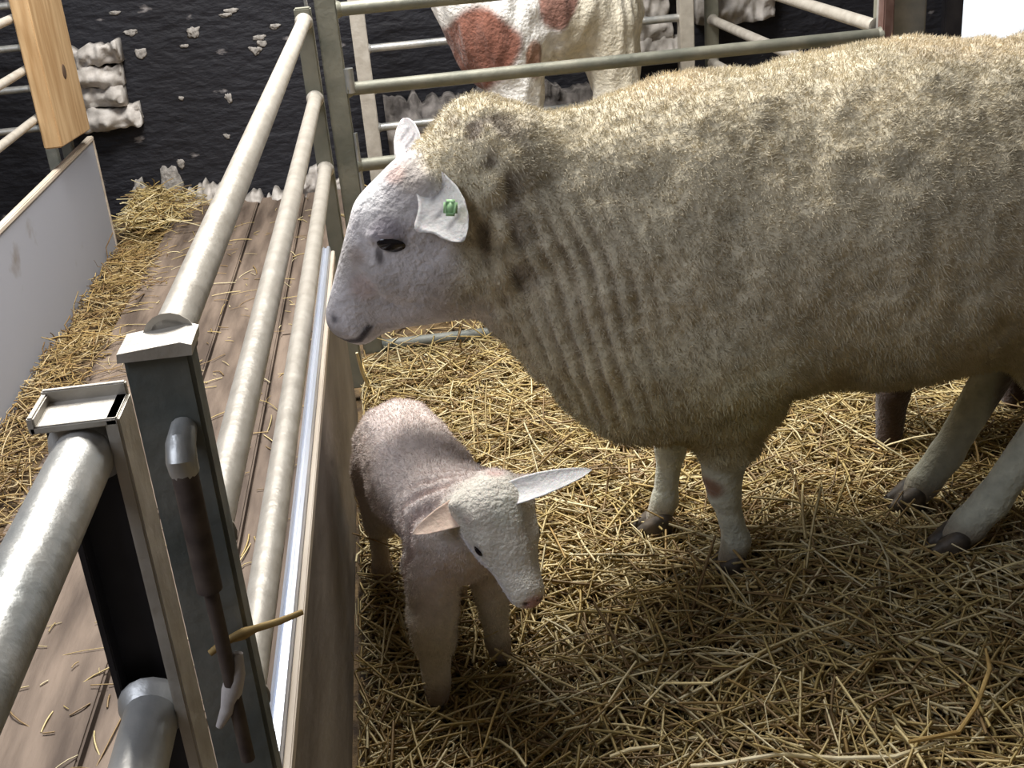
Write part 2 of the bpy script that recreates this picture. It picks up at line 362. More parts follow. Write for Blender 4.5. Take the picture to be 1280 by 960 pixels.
# A: the hurdle dividing pen and aisle
hA = empty('sheep_hurdle', (-.19, 1.9, 0), 'long galvanised hurdle with three round rails and a solid foot board dividing pen from aisle', 'hurdle')
pA = MB(); pA.box((-.220, .835, .0), (-.171, .865, .905), .003)
postA = pA.build('post', galv_dark, hA); postA['label'] = 'dark green-grey near end post'
cap = MB(); cap.prism([(-.223, .904), (-.169, .904), (-.168, .912), (-.176, .915), (-.222, .911)], .830, .872)
cap.build('post_cap', galv_pale, postA)
pF = MB(); pF.box((-.203, 2.83, .0), (-.165, 2.86, .935), .003); pF.build('post', galv_green, hA)
for z in (.905, .733, .568): tube_between((-.190, .868, z), (-.184, 2.83, z), RR, 'rail', galv_pale, hA)
bd = MB().box((-.192, .90, .012), (-.180, 2.64, .417), .002).build('foot_board', board_m, hA)
st = MB(); st.prism([(-.2055, .412), (-.2055, .431), (-.2015, .435), (-.199, .431), (-.196, .431), (-.194, .435), (-.189, .435), (-.187, .431), (-.187, .417), (-.192, .417), (-.192, .412)], .89, 2.65)
st.build('top_strip', strip_m, bd)
te = MB().box((-.1865, .90, .408), (-.178, 2.642, .426), .0015).build('timber_lip', timber_edge, bd)
# hinge lug on the near post
lug = MB(); lug.tube([(-.187, .808, .822), (-.187, .806, .832), (-.187, .814, .842), (-.187, .835, .845)], [.011, .0115, .011, .010], 14)
lug.build('lug_loop', galv, postA)
lug = MB(); lug.tube([(-.187, .807, .826), (-.187, .806, .72)], .0100, 16); lug.tube([(-.187, .808, .722), (-.187, .810, .55)], .006, 12)
lug.build('locking_pin', mat('rusty_pin', (.045, .03, .026), .7, col2=(.10, .075, .06), scale=40), postA)

# B: the hurdle that carries on towards the viewer
hB = empty('sheep_hurdle', (-.21, .2, 0), 'nearest galvanised hurdle at bottom left with a blackened channel post', 'hurdle')
pB = MB(); pB.box((-.237, .705, 0.0), (-.192, .71, .925), .001); pB.box((-.237, .69, 0.0), (-.232, .708, .925), .001)
pB.build('post', galv_black, hB)
MB().box((-.196, .672, 0.0), (-.187, .712, .930), .0015).build('post_flange', galv_pale, hB)
cp = MB(); cp.box((-.240, .672, .925), (-.188, .712, .930), .001); cp.box((-.240, .708, .925), (-.188, .7125, .938), .001); cp.box((-.2405, .672, .925), (-.236, .712, .936), .001)
cp.build('post_cap', galv_pale, hB)
tube_between((-.214, .69, .905), (-.214, -1.0, .905), .0185, 'rail', galv, hB)
tube_between((-.214, .69, .705), (-.214, -1.0, .705), .0185, 'rail', galv, hB)
tube_between((-.214, .69, .50), (-.214, -1.0, .50), .0185, 'rail', galv, hB)
MB().box((-.237, -1.03, 0), (-.19, -.995, .925), .003).build('post', galv_dark, hB)
# straw jammed between the two posts
s = MB().tube([(-.200, .815, .655), (-.192, .818, .659), (-.182, .82, .663), (-.172, .82, .666), (-.162, .822, .668), (-.142, .822, .672), (-.123, .825, .676)], [.0028, .0032, .0035, .005, .0032, .0030, .0024], 10).build('straw_stalk', ochre_m)
tag(s, 'ochre straw stalk caught across the hurdle posts in the near left corner', 'straw')
s = MB().tube([(-.178, .815, .652), (-.182, .812, .636), (-.188, .810, .620), (-.194, .808, .604), (-.203, .805, .590)], [.004, .0075, .0085, .006, .003], 12).build('twine_wrap', wrap_m)
tag(s, 'pale scrap of torn wrap wedged below the straw stalk between the near posts', 'scrap')

# C: the gate hurdle across the back of the pen
hC = empty('sheep_hurdle', (.55, 3.07, 0), 'grey-green hurdle across the back of the pen, behind the ewe', 'hurdle')
tX = .25
MB().box((-.168, 3.055, 0), (-.116, 3.085, .95), .003).build('post', galv_green, hC)
for z in (.90, .708, .515, .30, .014):
    tube_between((-.116, 3.07, z), (1.26, 3.07, z), .0165, 'rail', galv_green if z > .1 else galv_dark, hC)
fl = MB(); fl.box((-.190, 3.03, 0), (-.185, 3.09, .95), .001); fl.build('post_flange', galv, hC)
lg = MB(); lg.tube([(-.108, 3.06, .76), (-.108, 3.06, .70)], .012, 12); lg.tube([(-.112, 3.06, .60), (-.112, 3.06, .36)], .006, 10); lg.build('hinge_pin', galv, hC)
rust = mat('rusty_edge', (.16, .08, .06), .8, col2=(.26, .17, .15), scale=20)
MB().box((1.256, 3.05, 0), (1.284, 3.09, 1.0), .003).build('post', rust, hC)['label'] = 'rusty brown end post'

# column at its right-hand end
cmb = MB(); cmb.box((1.290, 3.10, -.03), (1.392, 3.19, 2.98), .006)
tag(cmb.build('barn_post', galv), 'tall pale grey barn post behind the ewe’s back next to the bright doorway'.replace('’', "'"), 'post')

# D: hurdle running back from that column
hD = empty('sheep_hurdle', (1.28, 4.05, 0), 'pale hurdle running back to the dark wall at upper right', 'hurdle')
for z in (.89, .708, .537, .37, .2): tube_between((1.30, 3.20, z), (1.285, 4.83, z), .018, 'rail', galv_pale, hD)
MB().box((1.298, 3.195, -.03), (1.34, 3.228, .93), .003).build('post', galv_green, hD)
MB().box((1.26, 4.83, -.03), (1.31, 4.87, .93), .003).build('post', galv_green, hD)
# E: hurdle behind the pony
hE = empty('sheep_hurdle', (.5, 4.6, 0), 'farther grey hurdle standing behind the piebald pony near the dark wall', 'hurdle')
YE = 4.72
MB().box((-.135, YE - .02, -.03), (-.078, YE + .02, .9), .003).build('post', galv_pale, hE)
for z in (.87, .72, .575, .42, .275, .12): tube_between((-.08, YE, z), (1.14, YE, z), .015, 'rail', galv, hE)
MB().box((1.12, YE - .03, -.03), (1.175, YE + .03, .9), .003).build('post', galv_pale, hE)

# left pen: panel, hurdle, timber post
hL = empty('sheep_hurdle', (-1.13, 3.6, 0), 'hurdle at far left seen above the white board, rails partly behind the timber', 'hurdle')
for z in (.57, .72, .875): tube_between((-1.13, 2.2, z), (-1.13, 4.25, z), .013, 'rail', galv_pale, hL)
MB().box((-1.15, 4.22, -.03), (-1.115, 4.26, .93), .003).build('post', galv_dark, hL)
MB().box((-1.15, 2.17, -.03), (-1.115, 2.2, .93), .003).build('post', galv_dark, hL)
hM = empty('sheep_hurdle', (-1.9, 4.6, 0), 'faint hurdle against the dark wall at the far left edge', 'hurdle')
for z in (.40, .55, .70, .85): tube_between((-2.9, 4.75, z), (-1.35, 4.75, z), .013, 'rail', galv, hM)
MB().box((-1.35, 4.73, -.03), (-1.31, 4.77, .93), .003).build('post', galv_dark, hM)
MB().box((-2.93, 4.73, -.03), (-2.9, 4.77, .93), .003).build('post', galv_dark, hM)
pn = empty('partition_board', (-1.1, 3.4, 0), 'smooth grey-white board standing on edge at the left of the aisle', 'board')
MB().box((-1.108, 2.2, -.03), (-1.094, 4.43, .395), .002).build('panel', panel_m, pn)
MB().box((-1.113, 2.19, .393), (-1.090, 4.44, .409), .003).build('top_edge', timber_edge, pn)
MB().box((-1.111, 4.425, -.03), (-1.091, 4.445, .395), .003).build('end_edge', timber_edge, pn)
tp = empty('timber_post', (-1.09, 4.0, .45), 'short upright of fresh yellow timber with a knot, fixed above the white board', 'timber')
b_ = bmesh.new()
poly = [(3.90, .480), (4.30, .455), (4.30, 1.5), (3.90, 1.5)]
A = [b_.verts.new((-1.115, y, z)) for y, z in poly]; B = [b_.verts.new((-1.06, y, z)) for y, z in poly]
for k in range(4): b_.faces.new((A[k], A[(k + 1) % 4], B[(k + 1) % 4], B[k]))
b_.faces.new(A); b_.faces.new(B[::-1]); bmesh.ops.bevel(b_, geom=list(b_.edges), offset=.004, segments=2, affect='EDGES'); bmesh.ops.recalc_face_normals(b_, faces=b_.faces)
me = bpy.data.meshes.new('plank'); b_.to_mesh(me); b_.free(); link('plank', me, wood_new, tp, smooth=False)
kb = bmesh.new(); bmesh.ops.create_uvsphere(kb, u_segments=16, v_segments=10, radius=1)
for v in kb.verts: v.co = Vector((-1.06 + v.co.x * .003, 4.13 + v.co.y * .024, .68 + v.co.z * .024))
bm_obj(kb, 'knot', knot_m, tp)

# ------------------------------------------------------------------ straw
def straw_height(x, y):
    p = np.stack([x * 3.1, y * 3.1, np.zeros_like(x)], 1); q = np.stack([x * 9 + 5, y * 9, np.ones_like(x)], 1)
    return .035 * noise3(p) + .018 * noise3(q)
STOPS = np.array([[.62, .50, .25], [.50, .37, .15], [.70, .60, .36], [.36, .24, .09], [.26, .17, .075], [.46, .35, .14]])
def straw_field(name, n, area_fn, zf, lmin, lmax, rad, label, tilt=.22, lift=.02, clampx=None, stops=STOPS, wts=None):
    xy = area_fn(n); n = len(xy); x, y = xy.T
    az = rng.random(n) * 2 * np.pi; L = lmin + (lmax - lmin) * rng.random(n) ** 1.8
    el = rng.normal(0, tilt, n); bend = rng.normal(0, .35, n); droop = rng.random(n) * .25
    K = 5; t = np.linspace(-.5, .5, K)
    z0 = zf(x, y) + rng.random(n) ** 2 * lift + np.abs(np.sin(el)) * L * .38
    kink = rng.random(n) < .25; kt = rng.normal(0, .8, n) * kink
    C = np.zeros((n, K, 3)); D = np.zeros((n, K, 3))
    for k in range(K):
        a = az + bend * t[k] + np.where(t[k] > 0, kt, 0)
        d = np.stack([np.cos(a) * np.cos(el), np.sin(a) * np.cos(el), np.sin(el)], 1)
        D[:, k] = d
    for k in range(1, K): C[:, k] = C[:, k - 1] + (D[:, k] + D[:, k - 1]) / 2 * (L / (K - 1))[:, None]
    C -= C[:, K // 2:K // 2 + 1]
    C[:, :, 0] += x[:, None]; C[:, :, 1] += y[:, None]; C[:, :, 2] += z0[:, None]
    C[:, :, 2] -= (droop * L)[:, None] * (t ** 2)[None, :] * 1.2
    C[:, :, 2] = np.maximum(C[:, :, 2], -.033)
    if clampx is not None:
        lo, hi = clampx
        C[:, :, 0] = np.where(C[:, :, 0] < lo, lo + .3 * np.abs(lo - C[:, :, 0]) * 0 + rng.random((n, 1)) * .006, C[:, :, 0])
        C[:, :, 0] = np.minimum(C[:, :, 0], hi)
    r = rad * (.55 + .9 * rng.random(n))
    side = np.cross(D, np.array([0, 0, 1.0])); side /= np.maximum(np.linalg.norm(side, axis=2, keepdims=True), 1e-6)
    up = np.cross(side, D)
    V = np.zeros((n, K, 3, 3))
    for j, (cs, cu) in enumerate(((1, -.35), (-1, -.35), (0, .75))):
        V[:, :, j] = C + side * (cs * r)[:, None, None] + up * (cu * r)[:, None, None]
    V = V.reshape(-1, 3)
    base = (np.arange(n) * K * 3)[:, None, None]
    kk = np.arange(K - 1)[None, :, None] * 3; jj = np.arange(3)[None, None, :]; j2 = (jj + 1) % 3
    F = np.stack([base + kk + jj, base + kk + j2, base + kk + 3 + j2, base + kk + 3 + jj], -1).reshape(-1, 4)
    me = bpy.data.meshes.new(name); me.vertices.add(len(V)); me.vertices.foreach_set('co', V.ravel())
    me.loops.add(F.size); me.loops.foreach_set('vertex_index', F.ravel().astype(np.int32))
    me.polygons.add(len(F)); me.polygons.foreach_set('loop_start', np.arange(0, F.size, 4, dtype=np.int32)); me.update(); me.validate()
    c = stops[rng.choice(len(stops), n, p=wts)] * (.8 + .4 * rng.random((n, 1)))
    paint(me, np.repeat(c, K * 3, axis=0))
    o = bpy.data.objects.new(name, me); COL.objects.link(o); me.materials.append(straw_m)
    return tag(o, label, 'straw', kind='stuff')
def rect(x0, x1, y0, y1):
    return lambda n: np.stack([x0 + (x1 - x0) * rng.random(n), y0 + (y1 - y0) * rng.random(n)], 1)
# littered ground surface of the pens
def litter(name, x0, x1, y0, y1, nx, ny, zf, lab):
    gx = np.linspace(x0, x1, nx); gy = np.linspace(y0, y1, ny); X, Y = np.meshgrid(gx, gy); x = X.ravel(); y = Y.ravel(); z = zf(x, y)
    f = [(j * nx + i, j * nx + i + 1, (j + 1) * nx + i + 1, (j + 1) * nx + i) for j in range(ny - 1) for i in range(nx - 1)]
    me = bpy.data.meshes.new(name); me.from_pydata(np.stack([x, y, z], 1).tolist(), [], f)
    me.materials.append(ground_m); me.polygons.foreach_set('use_smooth', [True] * len(me.polygons))
    o = bpy.data.objects.new(name, me); COL.objects.link(o); return tag(o, lab, 'litter', kind='stuff')
hz = lambda x, y: straw_height(x, y) - .016
litter('trodden_litter', -.178, 3.6, -.6, 3.04, 150, 150, lambda x, y: hz(x, y) - .008, 'trodden brown litter under the straw of the ewe and lamb pen')
litter('trodden_litter.001', -.3, 3.6, 3.05, YB, 110, 70, lambda x, y: hz(x, y) - .008, 'trodden brown litter under the straw of the pony pen')
litter('trodden_litter.002', -1.08, -.93, -.5, YB, 12, 160, lambda x, y: hz(x, y) - .002, 'dark litter in the gutter between the white board and the planks')
litter('trodden_litter.003', -3.6, -1.12, 1.0, YB, 60, 100, lambda x, y: hz(x, y) - .004, 'dark litter in the pen beyond the white board')
straw_field('straw_bedding', 26000, rect(-.165, 1.75, 1.15, 3.05), hz, .04, .24, .0020, 'deep golden straw bedding under the ewe and lamb', clampx=(-.174, 9), lift=.022)
straw_field('straw_bedding.001', 3500, rect(-.165, 2.9, .2, 1.15), hz, .05, .24, .0022, 'straw bedding in the near part of the pen toward the viewer', clampx=(-.174, 9))
straw_field('straw_bedding.002', 5000, rect(-.1, 2.9, 3.1, YB - .1), hz, .05, .24, .0024, 'straw bedding in the pony pen beyond the back hurdle')
straw_field('straw_heap', 2600, lambda n: np.stack([np.clip(-1.01 + rng.normal(0, .06, n), -1.085, -.84), 1.0 + (YB - 1.12) * rng.random(n) ** .8], 1),
            lambda x, y: hz(x, y) + .008, .04, .16, .0018, 'brownish-yellow straw drifted in the gutter beside the white board', clampx=(-1.085, -.5), stops=STOPS * np.array([.72, .66, .6]))
def heapz(x, y): return hz(x, y) + .22 * np.exp(-((x + 1.12) ** 2) / .012) * sstep(y, 4.3, 4.8)
straw_field('straw_heap.001', 800, lambda n: np.stack([-1.07 + np.abs(rng.normal(0, .10, n)), 4.45 + .45 * rng.random(n) ** .6], 1),
            lambda x, y: .01 + .06 * np.clip((y - 4.3) / .6, 0, 1) * np.clip((-.72 - x) / .3, 0, 1), .04, .16, .002, 'straw heaped against the foot of the black wall', lift=.03)
straw_field('loose_straw', 420, rect(-.92, -.22, .9, 4.8), lambda x, y: np.full_like(x, .003), .015, .12, .0013, 'loose bits of straw scattered over the aisle planks', tilt=.03, lift=.004, clampx=(-5, -.225))
straw_field('straw_bedding.003', 3500, rect(-2.6, -1.16, 2.0, 4.8), hz, .05, .2, .002, 'straw in the dim pen beyond the white board')
straw_field('tall_straw', 1300, rect(.0, 1.7, 1.2, 2.7), lambda x, y: hz(x, y) + .01, .10, .30, .0022, 'longer loose stalks lying on top of the pen bedding', tilt=.12, lift=.035, clampx=(-.17, 9))

# ------------------------------------------------------------------ animals
def ear_mesh(name, base, tip, normal, width, cup, col_in, col_out, bend=0.0, droop=(0, 0, 0), n=24, m=14, thick=.004, prof=None, front=0.0, stripes=False):
    base = Vector(base); tip = Vector(tip); ax = (tip - base); L = ax.length; ax.normalize()
    nrm = Vector(normal); nrm = (nrm - ax * nrm.dot(ax)).normalized(); side = ax.cross(nrm).normalized()
    V = []; 
    for layer in (0, 1):
        for i in range(n + 1):
            t = i / n
            wv = (prof(t) if prof else (math.sin(math.pi * min(1, t * .78 + .22)) ** .8)) * width
            c = base + ax * (L * t) + Vector(droop) * (t * t) + nrm * bend * math.sin(math.pi * t)
            for j in range(m + 1):
                u = j / m * 2 - 1; ang = u * cup * (1.25 - .75 * t)
                if abs(cup) > 1e-3:
                    rr = wv / 2 / max(math.sin(min(abs(ang_max := cup * (1.25 - .75 * t)), 1.5)), .2)
                    off = side * (math.sin(ang) * rr) + nrm * ((1 - math.cos(ang)) * rr)
                else: off = side * (u * wv / 2)
                if front: off = off + side * (wv * front * math.exp(-((t - .52) / .13) ** 2) * max(0, u) ** 2)
                p = c + off + nrm * ((0 if layer == 0 else -thick * (1 - .75 * abs(u)) * (1 - .5 * t)))
                V.append(p)
    F = []; st = (n + 1) * (m + 1)
    for i in range(n):
        for j in range(m):
            a = i * (m + 1) + j; F.append((a, a + 1, a + m + 2, a + m + 1)); F.append((st + a, st + a + m + 1, st + a + m + 2, st + a + 1))
    for i in range(n):
        for j in (0, m):
            a = i * (m + 1) + j; F.append((a, a + m + 1, st + a + m + 1, st + a) if j == 0 else (a, st + a, st + a + m + 1, a + m + 1))
    for j in range(m):
        a = n * (m + 1) + j; F.append((a, a + 1, st + a + 1, st + a)); F.append((j, st + j, st + j + 1, j + 1))
    me = bpy.data.meshes.new(name); me.from_pydata([tuple(v) for v in V], [], F); me.update()
    bm = bmesh.new(); bm.from_mesh(me); bmesh.ops.recalc_face_normals(bm, faces=bm.faces); bm.to_mesh(me); bm.free()
    rgb = np.zeros((2 * st, 3)); rgb[:st] = col_in; rgb[st:] = col_out
    if stripes:
        T = np.repeat(np.arange(n + 1) / n, m + 1); U = np.tile(np.arange(m + 1) / m * 2 - 1, n + 1)
        k = np.zeros_like(T)
        for t0, u0 in ((.28, -.1), (.5, .1), (.72, -.05)): k = np.maximum(k, (1 - sstep(np.abs(T - t0 - .08 * U), .015, .05)) * (1 - sstep(np.abs(U - u0), .35, .6)))
        rgb[:st] = rgb[:st] * (1 - .7 * k[:, None]) + np.array([.22, .20, .21]) * .7 * k[:, None]
    paint(me, rgb)
    return me
def ball(name, c, r, m, parent, rot=None, cut=None):
    bm = bmesh.new(); bmesh.ops.create_uvsphere(bm, u_segments=24, v_segments=16, radius=1)
    R = rot.to_3x3() if rot else Matrix.Identity(3)
    for v in bm.verts: v.co = Vector(c) + R @ Vector((v.co.x * r[0], v.co.y * r[1], v.co.z * r[2]))
    return bm_obj(bm, name, m, parent)
def hoof(foot, ang, size, parent, m=None, h=.035):
    # cloven hoof: two toes pointing along ang, sole on the straw
    fx, fy, fz = foot; pr = []
    c, s_ = math.cos(ang), math.sin(ang)
    for sgn in (-1, 1):
        ox, oy = -s_ * sgn * size * .32, c * sgn * size * .32
        tx, ty = c * size * .75, s_ * size * .75
        pr.append(('cone', ((fx + ox - tx * .25, fy + oy - ty * .25, fz + h * .75), (fx + ox * .8 + tx, fy + oy * .8 + ty, fz + size * .22), size * .40, size * .20), .002))
        pr.append(('cone', ((fx + ox - tx * .3, fy + oy - ty * .3, fz + size * .25), (fx + ox * .8 + tx * .9, fy + oy * .8 + ty * .9, fz + size * .2), size * .36, size * .22), .002))
    lo = (fx - size * 2.2, fy - size * 2.2, fz - size * .4); hi = (fx + size * 2.2, fy + size * 2.2, fz + h + size * 1.2)
    me = sdf_mesh('hoof', pr, lo, hi, size / 9)
    return link('hoof', me, m or hoof_m, parent)
def fur_mesh(body, me, dens, count, length, width, lay, seed, m, clump=.32, keep=None):
    """short wool locks rooted on the skin, each one a thin tapering blade coloured like the coat"""
    r = np.random.default_rng(seed); me.calc_loop_triangles(); nt = len(me.loop_triangles)
    tri = np.empty(nt * 3, np.int32); me.loop_triangles.foreach_get('vertices', tri); tri = tri.reshape(-1, 3)
    co = vco(me); no = vno(me); ca = np.empty(len(co) * 4, np.float32); me.color_attributes['coat'].data.foreach_get('color', ca); ca = ca.reshape(-1, 4)[:, :3]
    A, B, Cc = co[tri[:, 0]], co[tri[:, 1]], co[tri[:, 2]]
    ar = np.linalg.norm(np.cross(B - A, Cc - A), axis=1) * dens[tri].mean(1)
    if keep is not None: ar = ar * keep((A + B + Cc) / 3)
    f = r.choice(nt, count, p=ar / ar.sum()); u = r.random((count, 1)); v = r.random((count, 1)); fl = u + v > 1; u = np.where(fl, 1 - u, u); v = np.where(fl, 1 - v, v)
    w3 = 1 - u - v; T = tri[f]
    mix = lambda a: a[T[:, 0]] * w3 + a[T[:, 1]] * u + a[T[:, 2]] * v
    p = mix(co); n = mix(no); n /= np.linalg.norm(n, axis=1, keepdims=True); c = mix(ca); dn = (dens[T].mean(1))[:, None]
    jit = r.normal(0, 1, (count, 3)); cl = np.stack([noise3(p * 70 + k * 11) for k in range(3)], 1) * 3
    d = n + np.array(lay) + jit * .28 + cl * clump; d /= np.linalg.norm(d, axis=1, keepdims=True)
    L = length * (.5 + .8 * r.random((count, 1))) * (.35 + .65 * dn)
    d2 = d + np.array([0, 0, -.35]) + r.normal(0, .25, (count, 3)); d2 /= np.linalg.norm(d2, axis=1, keepdims=True)
    m1 = p + d * L * .5; tp = m1 + d2 * L * .5; base = p - n * .001
    sd_ = np.cross(d, r.normal(0, 1, (count, 3))); sd_ /= np.linalg.norm(sd_, axis=1, keepdims=True); wv = sd_ * width
    V = np.stack([base - wv, base + wv, m1 - wv * .8, m1 + wv * .8, tp], 1).reshape(-1, 3); o5 = np.arange(count)[:, None] * 5
    loops = np.concatenate([o5 + np.array([[0, 1, 3]]), o5 + np.array([[0, 3, 2]]), o5 + np.array([[2, 3, 4]])], 1).ravel().astype(np.int32)
    fm = bpy.data.meshes.new('fleece'); fm.vertices.add(len(V)); fm.vertices.foreach_set('co', V.ravel()); fm.loops.add(len(loops)); fm.loops.foreach_set('vertex_index', loops)
    fm.polygons.add(count * 3); fm.polygons.foreach_set('loop_start', np.arange(0, count * 9, 3, dtype=np.int32)); fm.update()
    paint(fm, np.repeat(np.clip(c * (.88 + .24 * r.random((count, 1))), .01, .95), 5, axis=0))
    fm.materials.append(m); o = bpy.data.objects.new('fleece', fm); COL.objects.link(o); o.parent = body; o['kind'] = 'stuff'
    fm.polygons.foreach_set('use_smooth', [True] * (count * 3))
    return o

# ---- the ewe ----
def make_ewe():
    yc = 1.88
    root = empty('ewe', (.7, yc, 0), 'big woolly cream ewe standing side-on over the straw, head lowered to the left', 'sheep')
    P = []
    E = lambda c, r, k=.06, rot=None: P.append(('ell', (c, r) if rot is None else (c, r, rot), k))
    C = lambda a, b, ra, rb, k=.03, sy=1.0: P.append(('cone', (a, b, ra, rb, sy), k))
    # trunk
    E((.78, yc, .605), (.46, .285, .283), .05)
    E((.47, yc - .005, .598), (.27, .225, .273), .08)
    E((1.12, yc, .622), (.27, .25, .248), .10)
    E((.34, yc - .01, .53), (.19, .17, .215), .08)
    # neck, thick wool
    C((.40, yc - .01, .62), (.16, yc - .025, .700), .215, .150, .07, .78)
    C((.30, yc - .01, .50), (.125, yc - .02, .625), .13, .095, .06, .8)
    E((.130, yc - .03, .775), (.092, .10, .095), .04)
    E((.375, yc - .05, .445), (.165, .15, .165), .06)
    # fore legs
    C((.50, yc - .12, .45), (.492, yc - .088, .285), .135, .060, .06)
    C((.492, yc - .088, .30), (.484, yc - .084, .205), .050, .0335, .03)
    C((.484, yc - .084, .205), (.487, yc - .084, .165), .0335, .030, .012)
    C((.487, yc - .084, .165), (.508, yc - .084, .065), .0245, .0225, .012)
    C((.508, yc - .084, .065), (.498, yc - .086, .03), .026, .025, .012)
    C((.47, yc + .12, .45), (.437, yc + .09, .27), .12, .05, .06)
    C((.437, yc + .09, .27), (.432, yc + .09, .17), .040, .030, .02)
    C((.432, yc + .09, .17), (.418, yc + .09, .065), .025, .0225, .012)
    C((.418, yc + .09, .065), (.405, yc + .09, .03), .026, .025, .012)
    # hind legs
    C((1.13, yc - .12, .52), (1.07, yc - .115, .36), .17, .085, .07)
    C((1.07, yc - .115, .36), (1.085, yc - .11, .285), .075, .043, .03)
    C((1.085, yc - .11, .285), (.965, yc - .11, .095), .036, .030, .015)
    C((.965, yc - .11, .095), (.925, yc - .11, .05), .032, .031, .012)
    C((.925, yc - .11, .05), (.905, yc - .11, .03), .031, .027, .01)
    C((1.13, yc + .10, .52), (1.06, yc + .07, .40), .15, .08, .07)
    C((1.06, yc + .07, .40), (1.06, yc + .06, .30), .065, .043, .03)
    C((1.06, yc + .06, .30), (.955, yc + .055, .105), .037, .030, .015)
    C((.955, yc + .055, .105), (.915, yc + .055, .05), .032, .031, .012)
    C((.915, yc + .055, .05), (.90, yc + .055, .03), .031, .027, .01)
    # tail stub
    C((1.36, yc, .72), (1.40, yc, .50), .045, .035, .04)
    # head
    yh = 1.84
    C((-.110, yh, .560), (-.033, yh, .705), .043, .061, .02, .86)
    C((-.098, yh, .545), (.035, yh, .620), .034, .080, .02, .72)
    E((.028, yh, .730), (.078, .066, .082), .03)
    E((-.008, yh, .705), (.060, .070, .048), .02)
    C((-.125, yh, .552), (-.100, yh, .532), .026, .024, .01, 1.3)
    C((.04, yh, .63), (.14, yh + .02, .70), .080, .13, .05, .8)
    for sg in (-1, 1):
        P.append(('ell', ((-.036, yh + sg * .052, .698), (.033, .018, .016)), .012))     # brow
        P.append(('ell', ((-.02, yh + sg * .050, .635), (.05, .016, .04)), .02))          # cheek
        P.append(('cut', ((-.150, yh + sg * .020, .562), (-.138, yh + sg * .034, .572), .006, .004), .004))   # nostril
        P.append(('ell', ((.044, yh + sg * .052, .772), (.024, .014, .02)), .02))        # ear root
    P.append(('cut', ((-.150, yh - .06, .527), (-.150, yh + .06, .527), .003, .003), .004))
    me = sdf_mesh('body', P, (-.22, 1.45, -.01), (1.5, 2.32, .98), .0054)
    co = vco(me); no = vno(me); x, y, z = co.T
    # wool mask: off the face, the ears' roots and the lower legs
    face_line = (x - .045) + np.where(z > .74, (z - .74) * .75, 0) + (z - .70) * -.08            # behind this line = wool
    nz = noise3(co * 22) * .03
    wool = sstep(face_line + nz, -.004, .045)
    wool = np.where((x < .3), wool, 1.0)
    cheek = sstep(.60 - z, 0, .06) * sstep(.13 - x, 0, .05)
    wool = wool * (1 - .75 * cheek)
    leg = sstep(z + nz * .7, .225, .265)
    leg = np.where(x > .8, sstep(z + nz, .27, .36), leg)
    wool = wool * leg
    # fleece: lumps, neck folds, short locks
    lump = noise3(co * 9) * .013 + noise3(co * 24 + 9) * .012 + noise3(co * 55 + 3) * .0065 + noise3(co * 110 + 3) * .003
    u = x + .28 * (z - .45) + .03 * noise3(co * 6)
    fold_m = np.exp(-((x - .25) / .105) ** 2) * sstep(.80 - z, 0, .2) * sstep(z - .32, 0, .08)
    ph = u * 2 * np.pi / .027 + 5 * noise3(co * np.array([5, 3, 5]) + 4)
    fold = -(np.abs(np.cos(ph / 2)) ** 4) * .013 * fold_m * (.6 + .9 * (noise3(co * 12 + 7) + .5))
    ruff_m = np.exp(-((x - .125) / .055) ** 2) * sstep(z, .52, .62)
    ruff = noise3(co * np.array([38, 38, 26]) + 21) * .026 * ruff_m
    elbow = -np.exp(-((x - .565 - (z - .40) * -.45) / .018) ** 2) * sstep(.47 - z, 0, .12) * sstep(z - .30, 0, .05) * .014 * (y < yc)
    co2 = co + no * ((lump + fold + ruff + elbow) * wool)[:, None]
    me.vertices.foreach_set('co', co2.ravel()); me.update()
    # colours of the coat
    n1 = noise3(co * 7 + 30); n2 = noise3(co * 30 + 50); n3 = noise3(co * np.array([30, 8, 8]) + 5)
    woolc = np.array([.60, .53, .385]) * (1 + .12 * n1 + .22 * n2 + .12 * n3)[:, None]
    low_tone = np.clip(sstep(.60 - z, 0, .28), 0, 1)[:, None]  # wool turns yellower and darker towards the belly
    woolc = woolc * (1 - low_tone) + woolc * np.array([.82, .80, .66]) * low_tone
    yel = np.exp(-(((x - .52) / .09) ** 2 + ((z - .38) / .08) ** 2))[:, None] * .45
    woolc = woolc * (1 - yel) + np.array([.48, .44, .20]) * yel
    tan = (sstep(z, .80, .88) * sstep(n1 + .25, .1, .5))[:, None] * .18
    woolc = woolc * (1 - tan) + np.array([.74, .56, .36]) * tan
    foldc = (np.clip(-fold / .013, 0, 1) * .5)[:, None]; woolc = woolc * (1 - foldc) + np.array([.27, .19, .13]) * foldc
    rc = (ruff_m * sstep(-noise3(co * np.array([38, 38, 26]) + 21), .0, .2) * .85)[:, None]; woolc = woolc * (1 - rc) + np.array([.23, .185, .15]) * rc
    facec = np.array([.58, .545, .55]) * (1 + .10 * n2)[:, None]
    def dab(c, col, cen, r, a, ysel=None):
        d = np.sqrt((((co - np.array(cen)) / np.array(r)) ** 2).sum(1)); k = (1 - sstep(d, .4, 1.0)) * a
        return c * (1 - k)[:, None] + np.array(col) * k[:, None]
    facec = dab(facec, (.88, .86, .85), (-.055, yh, .745), (.05, .07, .055), .8)
